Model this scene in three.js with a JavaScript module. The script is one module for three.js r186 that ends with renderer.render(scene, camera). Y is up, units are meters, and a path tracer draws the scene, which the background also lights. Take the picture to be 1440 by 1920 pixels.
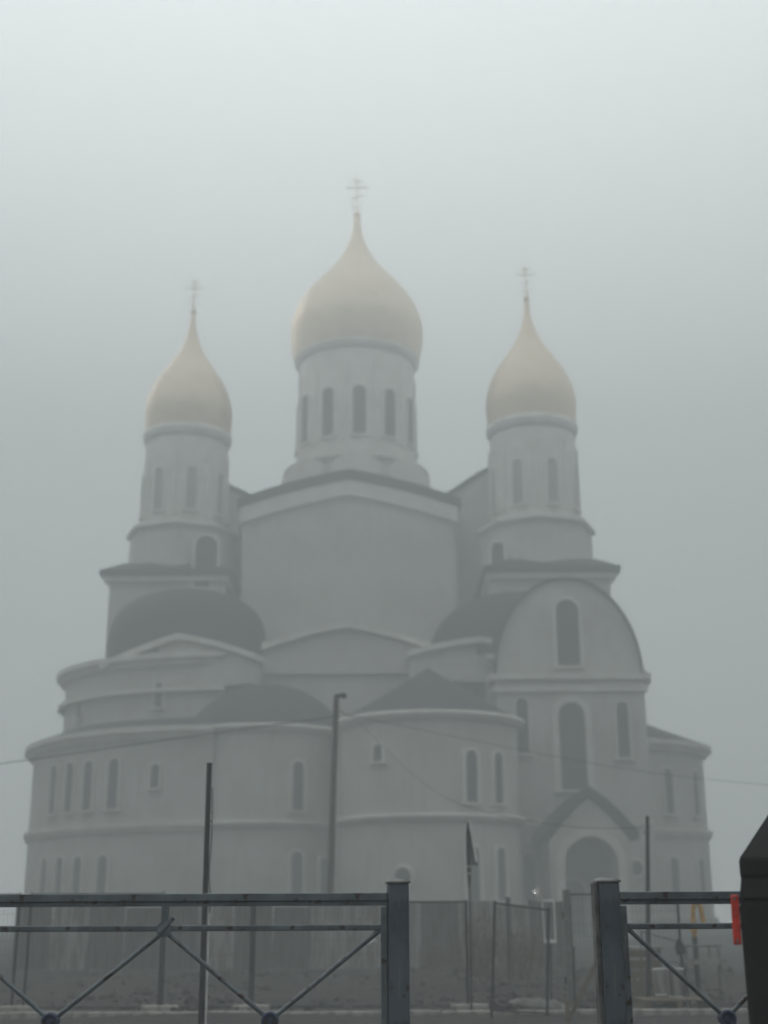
import * as THREE from 'three';
import { mergeGeometries, mergeVertices, toCreasedNormals } from 'three/addons/utils/BufferGeometryUtils.js';
import { RoundedBoxGeometry } from 'three/addons/geometries/RoundedBoxGeometry.js';

// ---------------------------------------------------------------- camera, sky, light, air
const W = 768, H = 1024, RAD = Math.PI / 180;
const scene = new THREE.Scene();
const camera = new THREE.PerspectiveCamera(2 * Math.atan(960 / 2400) / RAD, W / H, 0.1, 1500);
camera.position.set(0, 1.6, 0);
camera.rotation.order = 'YXZ';
camera.rotation.set(17.35 * RAD, 0, -0.25 * RAD);
camera.focus = 7.2; camera.userData.fStop = 1.65;
scene.add(camera);

const renderer = new THREE.WebGLRenderer({ antialias: true });
renderer.setSize(W, H);
renderer.toneMapping = THREE.LinearToneMapping;
renderer.toneMappingExposure = 1.0;
renderer.shadowMap.enabled = true;

const SKY_GAIN = 3.05, FOG_DENSITY = 0.0148;
const sst = (a, b, x) => { const t = Math.max(0, Math.min(1, (x - a) / (b - a))); return t * t * (3 - 2 * t); };
function hash(x, y, s) { let h = (x * 374761393 + y * 668265263 + s * 974634533) | 0; h = Math.imul(h ^ (h >>> 13), 1274126177); return ((h ^ (h >>> 16)) >>> 0) / 4294967296; }
function vnoise(x, y, px, py, s) {            // tileable value noise
  const xi = Math.floor(x), yi = Math.floor(y), fx = x - xi, fy = y - yi;
  const u = fx * fx * (3 - 2 * fx), v = fy * fy * (3 - 2 * fy), m = (a, n) => ((a % n) + n) % n;
  const a = hash(m(xi, px), m(yi, py), s), b = hash(m(xi + 1, px), m(yi, py), s), c = hash(m(xi, px), m(yi + 1, py), s), d = hash(m(xi + 1, px), m(yi + 1, py), s);
  return a + (b - a) * u + (c - a) * v + (a - b - c + d) * u * v;
}
function fbm(u, v, f, s, oct = 5, g = 0.5, ax = 1, ay = 1) {
  let r = 0, a = 1, t = 0;
  for (let o = 0; o < oct; o++) { const n = f << o; r += a * vnoise(u * n * ax, v * n * ay, n * ax, n * ay, s + o); t += a; a *= g; }
  return r / t;
}
{ // overcast sky: brightest overhead, dimmer towards the horizon, a little brighter to the left where the sun stands behind the cloud
  const w = 256, h = 128, px = new Float32Array(w * h * 4);
  for (let j = 0; j < h; j++) for (let i = 0; i < w; i++) {
    const el = ((j + 0.5) / h - 0.5) * Math.PI, az = ((i + 0.5) / w) * 2 * Math.PI - Math.PI;
    const s = Math.max(Math.sin(el), 0);
    const dir = [Math.cos(el) * Math.sin(az), Math.sin(el), Math.cos(el) * Math.cos(az)];
    let L = 0.72 + 0.26 * Math.min(s, 0.64);
    const glow = dir[1] * 0.5 - dir[2] * 0.82 - dir[0] * 0.27;   // cosine from the bright part of the sky, ahead and up to the left
    L *= 0.84 + 0.16 * sst(-0.35, 1, glow);
    const n = fbm(i / w, j / h, 4, 11, 4) - 0.5;
    L *= (1 + 0.05 * n) * SKY_GAIN;
    px.set([L * 0.945, L * 1.005, L * 1.005, 1], (j * w + i) * 4);
  }
  const sky = new THREE.DataTexture(px, w, h, THREE.RGBAFormat, THREE.FloatType);
  sky.mapping = THREE.EquirectangularReflectionMapping; sky.magFilter = sky.minFilter = THREE.LinearFilter; sky.needsUpdate = true;
  scene.background = sky; scene.environment = sky;
}
const sun = new THREE.DirectionalLight(new THREE.Color(1, 0.97, 0.94), 1.5);
sun.position.set(-120, 105, -210); sun.target.position.set(0, 10, -80);
sun.castShadow = true; sun.shadow.radius = 60; sun.shadow.mapSize.set(2048, 2048);
Object.assign(sun.shadow.camera, { left: -90, right: 90, top: 110, bottom: -90, near: 1, far: 400 });
scene.add(sun, sun.target);
scene.fog = new THREE.FogExp2(new THREE.Color(0.95, 1, 1), FOG_DENSITY);

// ---------------------------------------------------------------- helpers
let seed = 7;
const rnd = (a = 0, b = 1) => { seed = (Math.imul(seed, 1664525) + 1013904223) >>> 0; return a + (b - a) * (seed / 4294967296); };
const used = {};
const numbered = n => { const k = used[n] = (used[n] ?? -1) + 1; return k ? `${n}_${String(k).padStart(3, '0')}` : n; };
function shade(o) { o.traverse(c => { if (c.isMesh) { c.castShadow = true; c.receiveShadow = true; } }); return o; }
function thing(name, label, category, [x, y, z] = [0, 0, 0], turn = 0, group) {
  const o = new THREE.Group(); o.name = numbered(name); o.position.set(x, y, z); o.rotation.y = turn;
  o.userData = { label, category }; if (group) o.userData.group = group; scene.add(o); return o;
}
function copy(src, label, [x, y, z], turn = 0) {
  const r = src.clone(); r.name = numbered(src.name.replace(/_\d{3}$/, '')); r.userData = { ...src.userData, label };
  r.position.set(x, y, z); r.rotation.y = turn; scene.add(r); return r;
}
// uv in metres from the faces' main direction
function metreUV(g) {
  g = g.index ? g.toNonIndexed() : g;
  const p = g.attributes.position, n = g.attributes.normal, uv = new Float32Array(p.count * 2);
  for (let i = 0; i < p.count; i += 3) {
    let ax = 0, ay = 0, az = 0;
    for (let k = 0; k < 3; k++) { ax += n.getX(i + k); ay += n.getY(i + k); az += n.getZ(i + k); }
    ax = Math.abs(ax); ay = Math.abs(ay); az = Math.abs(az);
    for (let k = 0; k < 3; k++) {
      const x = p.getX(i + k), y = p.getY(i + k), z = p.getZ(i + k);
      const [u, v] = ay > ax && ay > az ? [x, z] : ax > az ? [z, y] : [x, y];
      uv[2 * (i + k)] = u; uv[2 * (i + k) + 1] = v;
    }
  }
  g.setAttribute('uv', new THREE.BufferAttribute(uv, 2));
  for (const k of Object.keys(g.attributes)) if (!['position', 'normal', 'uv'].includes(k)) g.deleteAttribute(k);
  return g;
}
const join = gs => mergeGeometries(gs.map(metreUV));
function mesh(name, geos, mat, parent, label) {
  const g = Array.isArray(geos) ? join(geos) : metreUV(geos);
  const o = new THREE.Mesh(g, mat); o.name = name; o.castShadow = o.receiveShadow = true;
  if (label) o.userData.label = label;
  if (parent) parent.add(o); return o;
}
const at = (g, x = 0, y = 0, z = 0, ry = 0, rz = 0, rx = 0) => {
  if (rx) g.rotateX(rx); if (rz) g.rotateZ(rz); if (ry) g.rotateY(ry); return g.translate(x, y, z);
};
const box = (w, h, d, x = 0, y = 0, z = 0, ry = 0, rz = 0, rx = 0) => at(new THREE.BoxGeometry(w, h, d), x, y, z, ry, rz, rx);
const rbox = (w, h, d, r, x = 0, y = 0, z = 0, ry = 0, rz = 0, rx = 0) => at(new RoundedBoxGeometry(w, h, d, 2, r), x, y, z, ry, rz, rx);
const cyl = (r0, r1, h, x = 0, y = 0, z = 0, seg = 24) => at(new THREE.CylinderGeometry(r1, r0, h, seg), x, y + h / 2, z);
const V = (x, y, z) => new THREE.Vector3(x, y, z);
function bar(a, b, r, seg = 10, r2 = r) {   // a round bar from a to b
  const d = b.clone().sub(a), g = new THREE.CylinderGeometry(r2, r, d.length(), seg);
  g.applyQuaternion(new THREE.Quaternion().setFromUnitVectors(V(0, 1, 0), d.clone().normalize()));
  return g.translate((a.x + b.x) / 2, (a.y + b.y) / 2, (a.z + b.z) / 2);
}
const lathe = (pts, seg = 64, x = 0, y = 0, z = 0) => new THREE.LatheGeometry(pts.map(p => new THREE.Vector2(...p)), seg).translate(x, y, z);
function smoothLathe(pts, n, seg, x, y, z) {
  const c = new THREE.SplineCurve(pts.map(p => new THREE.Vector2(...p))); return new THREE.LatheGeometry(c.getPoints(n).map(p => new THREE.Vector2(Math.max(p.x, 0.0005), p.y)), seg).translate(x, y, z);
}
function extrude(pts, depth, bevel = 0) {
  const s = pts instanceof THREE.Shape ? pts : new THREE.Shape(pts.map(p => new THREE.Vector2(...p)));
  return new THREE.ExtrudeGeometry(s, { depth, bevelEnabled: bevel > 0, bevelSize: bevel, bevelThickness: bevel, bevelSegments: 2, curveSegments: 20 });
}
// plan: [x, z] points going round; a prism from y0 to y1
function prism(plan, y0, y1) {
  const s = new THREE.Shape(plan.map(([x, z]) => new THREE.Vector2(x, -z)));
  return new THREE.ExtrudeGeometry(s, { depth: y1 - y0, bevelEnabled: false, curveSegments: 24 }).rotateX(-Math.PI / 2).translate(0, y0, 0);
}
const tube = (pts, r, n = 40, seg = 8) => new THREE.TubeGeometry(new THREE.CatmullRomCurve3(pts), n, r, seg);

// ---------------------------------------------------------------- materials
function tex(n, fn, rep, srgb = true) {       // fn(u, v) -> [r, g, b] 0..1
  const d = new Uint8Array(n * n * 4);
  for (let j = 0; j < n; j++) for (let i = 0; i < n; i++) { const c = fn(i / n, j / n); for (let k = 0; k < 3; k++) d[(j * n + i) * 4 + k] = Math.max(0, Math.min(255, c[k] * 255)); d[(j * n + i) * 4 + 3] = 255; }
  const t = new THREE.DataTexture(d, n, n); t.wrapS = t.wrapT = THREE.RepeatWrapping; t.magFilter = THREE.LinearFilter; t.minFilter = THREE.LinearMipmapLinearFilter; t.generateMipmaps = true;
  t.repeat.set(rep, rep); if (srgb) t.colorSpace = THREE.SRGBColorSpace; t.needsUpdate = true; return t;
}
const mix = (a, b, t) => a.map((x, i) => x + (b[i] - x) * t);
const grain = (base, dark, f, s, amt) => (u, v) => mix(base, dark, sst(0.35, 0.75, fbm(u, v, f, s, 6)) * amt + 0.08 * hash((u * 4096) | 0, (v * 4096) | 0, s));
const MAT = {};
const std = (o) => new THREE.MeshStandardMaterial(o);
{
  MAT.plaster = std({ color: new THREE.Color().setRGB(0.85, 0.85, 0.85), map: tex(512, (u, v) => { const a = fbm(u, v, 4, 3, 6), b = fbm(u, v, 6, 9, 4, 0.5, 4, 1); return mix(mix([0.85, 0.845, 0.825], [0.78, 0.775, 0.75], sst(0.35, 0.75, a)), [0.66, 0.65, 0.62], 0.35 * sst(0.58, 0.8, b)); }, 1 / 9), roughness: 0.9 });
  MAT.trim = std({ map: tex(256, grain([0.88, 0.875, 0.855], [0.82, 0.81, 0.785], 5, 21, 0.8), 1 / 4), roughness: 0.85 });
  MAT.roof = std({ map: tex(512, (u, v) => { const b = fbm(u, v, 5, 31, 6), seam = Math.abs((u * 8) % 1 - 0.5) > 0.47 ? 0.7 : 1; return mix([0.19, 0.18, 0.18], [0.135, 0.13, 0.135], b).map(c => c * seam); }, 1 / 5), roughness: 0.7, metalness: 0.2 });
  MAT.gold = std({ map: tex(256, grain([0.91, 0.84, 0.755], [0.84, 0.76, 0.66], 4, 41, 0.7), 1 / 3), roughness: 0.45, metalness: 0.55 });
  MAT.hazed_window = std({ map: tex(128, grain([0.66, 0.655, 0.64], [0.58, 0.575, 0.56], 5, 27, 0.8), 1 / 4), roughness: 0.9 });  // pale panes for side tower windows, fog fading painted into the colour
  MAT.glass = std({ color: new THREE.Color().setRGB(0.03, 0.033, 0.036), roughness: 0.25 });
  MAT.door = std({ map: tex(128, grain([0.26, 0.2, 0.16], [0.17, 0.13, 0.11], 4, 44, 0.8), 1), roughness: 0.6 });
  const paint = (a, b, s, wear) => tex(512, (u, v) => { const n = fbm(u, v, 6, s, 6), w = fbm(u, v, 14, s + 7, 5), st = fbm(u, v, 4, s + 3, 5, 0.55, 8, 1); let c = mix(a, b, sst(0.35, 0.7, n)); c = mix(c, [0.42, 0.42, 0.41], 0.5 * sst(0.62, 0.75, st) * wear); return mix(c, [0.20, 0.14, 0.11], sst(0.66, 0.74, w) * wear); }, 2);
  MAT.rail = std({ map: paint([0.39, 0.42, 0.44], [0.32, 0.345, 0.365], 51, 0.9), roughness: 0.36, metalness: 0.3 });
  MAT.post = std({ map: paint([0.30, 0.335, 0.365], [0.235, 0.265, 0.31], 61, 1), roughness: 0.55, metalness: 0.1 });
  MAT.hub = std({ map: paint([0.22, 0.26, 0.36], [0.18, 0.21, 0.3], 66, 0.6), roughness: 0.45, metalness: 0.2 });
  MAT.black = std({ map: tex(256, grain([0.05, 0.047, 0.047], [0.03, 0.03, 0.03], 8, 71, 0.9), 3), roughness: 0.95 });
  MAT.red = std({ map: tex(128, grain([0.80, 0.20, 0.13], [0.66, 0.15, 0.10], 6, 75, 0.8), 8), roughness: 0.4 });
  MAT.darkSteel = std({ map: tex(256, grain([0.20, 0.205, 0.21], [0.13, 0.13, 0.135], 8, 81, 0.9), 2), roughness: 0.6, metalness: 0.3 });
  MAT.steel = std({ map: tex(256, grain([0.50, 0.50, 0.49], [0.36, 0.36, 0.355], 8, 85, 0.9), 2), roughness: 0.55, metalness: 0.3 });
  MAT.concrete = std({ map: tex(512, grain([0.62, 0.61, 0.585], [0.44, 0.43, 0.41], 7, 91, 0.9), 1), roughness: 0.95 });
  MAT.wood = std({ map: tex(256, (u, v) => mix([0.50, 0.45, 0.39], [0.32, 0.285, 0.25], fbm(u, v, 4, 95, 5, 0.6, 8, 1)), 1), roughness: 0.9 });
  MAT.white = std({ map: tex(128, grain([0.86, 0.86, 0.85], [0.7, 0.7, 0.69], 6, 101, 0.7), 2), roughness: 0.6 });
  MAT.sheet = std({ map: tex(512, (u, v) => { const st = fbm(u, v, 4, 105, 5, 0.55, 6, 1); return mix([0.60, 0.605, 0.60], [0.40, 0.385, 0.365], sst(0.4, 0.75, st)); }, 0.5), roughness: 0.6, metalness: 0.2 });
  MAT.sheetDark = std({ map: tex(512, (u, v) => { const st = fbm(u, v, 4, 115, 5, 0.55, 6, 1); return mix([0.40, 0.405, 0.40], [0.28, 0.265, 0.25], sst(0.4, 0.75, st)); }, 0.5), roughness: 0.7, metalness: 0.15 });
  MAT.tarp = std({ map: tex(256, grain([0.60, 0.595, 0.58], [0.40, 0.39, 0.37], 6, 121, 0.9), 0.8), roughness: 0.7, side: THREE.DoubleSide });
  MAT.yellow = std({ map: tex(128, grain([0.78, 0.56, 0.10], [0.6, 0.42, 0.09], 6, 125, 0.8), 2), roughness: 0.5 });
  MAT.straw = std({ map: tex(128, grain([0.44, 0.40, 0.32], [0.28, 0.25, 0.2], 6, 131, 0.9), 3), roughness: 1 });
  MAT.cable = std({ color: new THREE.Color().setRGB(0.02, 0.02, 0.02), roughness: 0.8 });
  MAT.asphalt = std({ map: tex(512, grain([0.27, 0.27, 0.27], [0.2, 0.2, 0.2], 16, 135, 0.9), 0.6), roughness: 0.95 });
  MAT.paving = std({ map: tex(512, grain([0.46, 0.45, 0.44], [0.34, 0.335, 0.33], 12, 137, 0.9), 0.7), roughness: 0.95 });
  MAT.earth = std({ color: new THREE.Color().setRGB(0.4, 0.4, 0.4), map: tex(1024, (u, v) => { const a = fbm(u, v, 5, 141, 7), b = fbm(u, v, 40, 147, 4); let c = mix([0.29, 0.27, 0.25], [0.20, 0.185, 0.175], sst(0.35, 0.7, a)); c = mix(c, [0.42, 0.41, 0.39], 0.7 * sst(0.62, 0.74, b)); return c; }, 1 / 7), roughness: 1, bumpMap: tex(512, (u, v) => { const b = fbm(u, v, 24, 149, 5); return [b, b, b]; }, 1 / 3, false), bumpScale: 0.05 });
}

// ---------------------------------------------------------------- the ground
const moundAt = (x, z) => {
  const g = (cx, cz, rx, rz, h) => h * Math.exp(-(((x - cx) / rx) ** 2) - (((z - cz) / rz) ** 2));
  const far = sst(18, 24, -z) * (1 - sst(60, 72, -z));
  return far * (g(1.0, -30, 1.6, 3, 0.34) + g(2.6, -26.5, 1.5, 1.6, 0.2) + g(-4.5, -31, 4, 3, 0.22) + g(6, -32, 4, 3, 0.25) + 0.22 * (fbm(((x + 120) / 40) % 1, ((z + 300) / 40) % 1, 14, 151, 4) - 0.5));
};
{
  const x0 = -150, x1 = 150, z0 = 170, z1 = -158, nx = 300, nz = 560;
  const g = new THREE.PlaneGeometry(1, 1, nx, nz), p = g.attributes.position;
  for (let i = 0; i < p.count; i++) {
    const u = p.getX(i) + 0.5, v = 0.5 - p.getY(i);
    const x = x0 + (x1 - x0) * (u + 0.14 * Math.sin(2 * Math.PI * u)), z = z0 + (z1 - z0) * v;
    p.setXYZ(i, x, moundAt(x, z), z);
  }
  g.computeVertexNormals();
  const o = mesh('ground', g, MAT.earth); o.userData.kind = 'structure'; scene.add(o);
  const road = mesh('road', box(100, 0.42, 12, 0, 0.2, 1), MAT.asphalt); road.userData.kind = 'structure'; scene.add(road);
  const pav = mesh('pavement', [box(100, 0.55, 2.2, 0, 0.26, -6.12)], MAT.paving); pav.userData.kind = 'structure'; scene.add(pav);
}

// ---------------------------------------------------------------- the cathedral
const C = thing('cathedral', 'large pale multi-domed church fading upwards into the fog behind the fences', 'church', [-2.4, 0, -104]);
const cath = (name, geos, mat, label) => {   // geometry in world metres, kept relative to the church's base
  const o = mesh(name, geos, mat, C, label); o.geometry.translate(2.4, 0, 104); return o;
};
const arcShape = (w, h, inset = 0, foot = 0) => { // round-headed opening
  const s = new THREE.Shape(), r = w / 2 + inset; s.moveTo(-r, -foot); s.lineTo(r, -foot); s.lineTo(r, h - w / 2); s.absarc(0, h - w / 2, r, 0, Math.PI); s.lineTo(-r, -foot); return s;
};
const winCache = {};
function windowAt(w, h, x, y, z, turn, rim = 0.22, name = 'window', hazed = false) {   // y = sill height; turn 0 looks towards +z
  const key = [w, h, rim].join();
  if (!winCache[key]) {
    const ring = arcShape(w, h, rim, 0.12); const hole = new THREE.Path(); const hs = arcShape(w, h).getPoints(20).reverse(); hole.setFromPoints(hs); ring.holes.push(hole);
    const f = metreUV(mergeGeometries([metreUV(extrude(ring, 0.55, 0).translate(0, 0, -0.35)), metreUV(box(w + 2 * rim + 0.2, 0.16, 0.75, 0, -0.08, -0.05))]));
    const bars = [box(0.08, h - 0.05, 0.06, 0, h / 2, 0.07)]; for (let k = 1; k < Math.round(h / 0.9); k++) bars.push(box(w, 0.06, 0.05, 0, k * h / Math.round(h / 0.9), 0.072));
    winCache[key] = [f, metreUV(extrude(arcShape(w, h), 0.12).translate(0, 0, -0.06)), join(bars)];
  }
  const g = new THREE.Group(); g.name = name; g.position.set(x + 2.4, y, z + 104); g.rotation.y = turn; C.add(g);
  const [f, p, b] = winCache[key];
  for (const [n, geo, m] of [['frame', f, MAT.trim], [hazed ? 'hazed_pane' : 'pane', p, hazed ? MAT.hazed_window : MAT.glass], ['glazing_bars', b, MAT.darkSteel]]) { if (hazed && n === 'glazing_bars') continue; const o = new THREE.Mesh(geo, m); o.name = n; o.castShadow = o.receiveShadow = true; g.add(o); }
  return g;
}
// window on a round wall: centre (cx, cz), radius r, angle a from +z towards +x
const windowRound = (w, h, cx, cz, r, a, y, rim, hazed) => windowAt(w, h, cx + Math.sin(a) * (r - 0.02), y, cz + Math.cos(a) * (r - 0.02), a, rim, hazed ? 'hazed_window' : 'window', hazed);
function roundWindow(r, x, y, z, turn) {
  const g = new THREE.Group(); g.name = 'round_window'; g.position.set(x + 2.4, y, z + 104); g.rotation.y = turn; C.add(g);
  mesh('frame', new THREE.TorusGeometry(r + 0.1, 0.14, 10, 28), MAT.trim, g);
  mesh('pane', new THREE.CylinderGeometry(r, r, 0.1, 28).rotateX(Math.PI / 2), MAT.glass, g);
}
const ringBand = (r, h, cx, y, cz, out, seg = 72) => lathe([[r - 0.3, 0], [r + out * 0.35, 0], [r + out * 0.5, h * 0.3], [r + out, h * 0.55], [r + out, h], [r - 0.3, h]], seg, cx, y, cz);
// plan of a body with a rounded outer corner: from (xi, zi) on the front sweeping to (xo, zo) on the flank, then back to zb
function sweep(xi, zi, xo, zo, zb, grow = 0) {
  const pts = [], n = 14, sx = Math.sign(xo - xi);
  for (let k = 0; k <= n; k++) { const t = k / n * Math.PI / 2; pts.push([xi + (xo - xi + sx * grow) * Math.sin(t), zo + (zi + grow - zo) * Math.cos(t)]); }
  pts.push([xo + sx * grow, zb], [xi, zb]); return sx > 0 ? pts : pts.reverse();
}
// 1. lower gallery, two storeys, with rounded corners
const wingL = [-11, -82.5, -26.6, -101, -134], wingR = [9, -88, 23.6, -97, -134];
cath('gallery_wall', [prism(sweep(...wingL), -0.1, 12.7)], MAT.plaster);
cath('gallery_wall', [prism(sweep(...wingR), -0.1, 12.7)], MAT.plaster);
for (const w of [wingL, wingR]) {
  cath('cornice', [prism(sweep(...w, 0.35), 6.75, 7.05), prism(sweep(...w, 0.2), 6.5, 6.75)], MAT.trim);
  cath('eaves', [prism(sweep(...w, 0.7), 12.7, 13.05), prism(sweep(...w, 0.35), 12.35, 12.7)], MAT.trim);
  cath('plinth', [prism(sweep(...w, 0.3), -0.1, 1.1)], MAT.concrete);
}
// lean-to roofs of the gallery: shells rising from the eaves to the tier behind
function skirt(a, ya, b, yb) { // strips between two plans of equal point count
  const pos = []; for (let k = 0; k + 1 < a.length; k++) { const A = [a[k][0], ya, a[k][1]], B = [a[k + 1][0], ya, a[k + 1][1]], D = [b[k][0], yb, b[k][1]], E = [b[k + 1][0], yb, b[k + 1][1]]; pos.push(...A, ...B, ...E, ...A, ...E, ...D); }
  const g = new THREE.BufferGeometry(); g.setAttribute('position', new THREE.Float32BufferAttribute(pos, 3)); g.computeVertexNormals(); return g;
}
const tierL = [-11, -88, -24.6, -99.5, -132], tierR = [7, -88, 19.6, -98, -132];
MAT.roof.side = THREE.DoubleSide;
cath('gallery_roof', [skirt(sweep(...wingL, 0.7).filter((_, i) => i > 0), 13.052, sweep(...tierL, 0).filter((_, i) => i > 0), 14.4)], MAT.roof);
cath('gallery_roof', [skirt(sweep(...wingR, 0.7).slice(0, -1), 13.052, sweep(...tierR, 0).slice(0, -1), 14.8)], MAT.roof);
// 2. middle tier
cath('upper_wall', [prism(sweep(...tierL), 12.6, 18.5)], MAT.plaster);
cath('upper_wall', [prism(sweep(...tierR), 12.6, 18.2)], MAT.plaster);
cath('cornice', [prism(sweep(...tierL, 0.75), 18.5, 18.9), prism(sweep(...tierL, 0.35), 18.1, 18.5), prism(sweep(...tierL, 0.5), 16.2, 16.5)], MAT.trim);
cath('cornice', [prism(sweep(...tierR, 0.75), 18.2, 18.6), prism(sweep(...tierR, 0.35), 17.8, 18.2)], MAT.trim);
// keel gables on the middle tier
function keel(w, h, y0) { const pts = []; for (let k = 0; k <= 24; k++) { const t = k / 24 * 2 - 1; pts.push([t * w / 2, y0 + h * (0.55 * (1 - Math.pow(Math.abs(t), 2.2)) + 0.45 * Math.pow(1 - Math.abs(t), 1.5))]); } return pts; }
function gable(w, h, x, y, z, turn, depth = 1.2, mat = MAT.plaster) {
  const pts = [[-w / 2, -1.6], [w / 2, -1.6], ...keel(w, h, 0).reverse()];
  cath('gable', [at(extrude(pts, depth).translate(0, 0, -depth), x, y, z, turn)], mat);
  const c = keel(w + 0.5, h + 0.1, 0).map(([a, b]) => [a, b]), c2 = keel(w + 0.5, h + 0.1, 0.42).reverse();
  cath('gable_trim', [at(extrude([...c, ...c2], depth + 0.5).translate(0, 0, -depth), x, y, z, turn)], MAT.trim);
}
gable(11.5, 1.7, -14.4, 18.1, -88.6, -0.33);
gable(11.4, 1.5, -2.7, 19.2, -89.2, 0, 1.6);
cath('upper_wall', [box(12, 8, 10, -2.7, 16, -94.6)], MAT.plaster);
gable(9.6, 1.0, 6.6, 18.4, -88.2, 0.15);
// half-dome roofs over the side chapels, flattened on top
function conch(rx, ry, rz, x, y, z, pw = 0.75) {
  const g = new THREE.SphereGeometry(1, 48, 20, 0, Math.PI * 2, 0, Math.PI / 2), p = g.attributes.position;
  for (let i = 0; i < p.count; i++) { const yy = p.getY(i), r = Math.hypot(p.getX(i), p.getZ(i)); const rr = r > 1e-6 ? Math.pow(r, 1) / r : 1; p.setXYZ(i, p.getX(i) * rx * rr, Math.pow(yy, pw) * ry, p.getZ(i) * rz * rr); }
  g.computeVertexNormals(); return g.translate(x, y, z);
}
cath('half_dome_roof', [conch(5.9, 5.7, 5.0, -14.7, 19.0, -94, 0.5)], MAT.roof);
cath('half_dome_roof', [conch(6.4, 5.4, 5.0, 9.6, 18.7, -92.5, 0.85)], MAT.roof);
// 3. central mass with its low keel gable
const nave = [[-8.5, -18], [8.5, -18], ...keel(17, 2.3, 14.6).reverse()];
cath('nave_wall', [extrude(nave, 26).translate(-2.8, 18, -124)], MAT.plaster);
{
  const a = keel(17.9, 2.4, 14.5), b = keel(17.9, 2.5, 15.2).reverse();
  cath('nave_roof', [extrude([...a, ...b], 27).translate(-2.8, 18, -124.4)], MAT.roof);
  const c = keel(17.4, 2.35, 13.2), d = keel(17.4, 2.35, 14.5).reverse();
  cath('nave_cornice', [extrude([...c, ...d], 0.5).translate(-2.8, 18, -98.05)], MAT.trim);
}
// cross arms at the sides, behind the towers' shoulders
cath('transept_wall', [box(38, 24, 26, -2.4, 12, -118)], MAT.plaster);
function shoulder(x, dir, h0, h1, w, z) {
  const top = [], up = []; for (let k = 0; k <= 18; k++) { const t = k / 18, h = h0 + (h1 - h0) * (0.5 - 0.5 * Math.cos(Math.PI * t)); top.push([w * t * dir, h]); up.push([w * t * dir, h + 0.45]); }
  const body = [[0, 0], ...top, [w * dir, 0]], edge = [...up, ...top.slice().reverse()];
  cath('tower_shoulder', [extrude(dir < 0 ? body : body.reverse(), 8.6).translate(x, 22, z - 0.2)], MAT.plaster);
  cath('shoulder_roof', [extrude(dir > 0 ? edge.reverse() : edge, 9).translate(x, 22.01, z - 0.4)], MAT.roof);
}
shoulder(-8.4, -1, 12.2, 14.3, 6.4, -112);
shoulder(3.4, 1, 12.0, 15.0, 6.6, -110);
// 4. main drum, dome and cross
const onion = [[0.93, 0], [0.97, 0.14], [1.0, 0.32], [1.005, 0.48], [0.96, 0.66], [0.87, 0.84], [0.73, 1.02], [0.565, 1.19], [0.405, 1.35], [0.265, 1.52], [0.165, 1.69], [0.1, 1.86], [0.065, 2.02], [0.05, 2.15]];
function cross(x, y, z, s) {
  return [cyl(0.08 * s, 0.06 * s, 4.2 * s, x, y, z, 10), at(new THREE.SphereGeometry(0.34 * s, 20, 14), x, y + 0.35 * s, z), box(1.9 * s, 0.11 * s, 0.1 * s, x, y + 3.0 * s, z), box(0.95 * s, 0.1 * s, 0.1 * s, x, y + 3.6 * s, z), box(1.1 * s, 0.1 * s, 0.1 * s, x, y + 2.1 * s, z, 0, 0.42), at(new THREE.TorusGeometry(0.5 * s, 0.045 * s, 8, 24, Math.PI), x, y + 1.5 * s, z, 0, Math.PI)];
}
function tower(cx, cz, r, y0, y1, domeR, domeY, domeH, nWin, off, crossS, winW, winH) {
  cath('drum', [cyl(r, r, y1 - y0, cx, y0, cz, 64)], MAT.trim);  // drum lighter than the walls below, fog fading put into its colour
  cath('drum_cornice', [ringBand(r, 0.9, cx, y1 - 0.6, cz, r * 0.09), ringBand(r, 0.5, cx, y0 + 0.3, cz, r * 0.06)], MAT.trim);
  for (let k = 0; k < nWin; k++) { const a = off + k * 2 * Math.PI / nWin; windowRound(winW, winH, cx, cz, r, a, y0 + (y1 - y0) * 0.24, 0.16, nWin === 8); }  // side towers get the fog-paled panes instead of dark glass
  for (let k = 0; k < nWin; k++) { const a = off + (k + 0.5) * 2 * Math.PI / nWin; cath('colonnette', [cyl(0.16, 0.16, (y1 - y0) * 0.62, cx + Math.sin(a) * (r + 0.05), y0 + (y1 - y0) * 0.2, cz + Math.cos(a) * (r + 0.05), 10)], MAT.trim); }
  const k = domeH / 2.15;
  cath('onion_dome', [smoothLathe(onion.map(([a, b]) => [a * domeR, b * k]), 60, 64, cx, domeY, cz)], MAT.gold);
  cath('cross', cross(cx, domeY + domeH - 0.15, cz, crossS), MAT.gold);
}
cath('drum_base', [cyl(6.5, 6.2, 6, -2.5, 33, -110, 48), ringBand(6.2, 0.5, -2.5, 38.8, -110, 0.4)], MAT.plaster);
for (let k = 0; k < 8; k++) { const a = k * Math.PI / 4 + 0.02; const pts = [[-2.2, -2], [2.2, -2], ...keel(4.4, 1.4, 0).reverse()]; cath('kokoshnik_gable', [at(extrude(pts, 0.7), -2.5 + Math.sin(a) * 5.9, 38.3, -110 + Math.cos(a) * 5.9, a)], MAT.trim); }
tower(-2.5, -110, 5.35, 38.6, 50.4, 6.2, 50.3, 15.6, 12, 0.07, 1.15, 1.15, 4.6);
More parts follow.
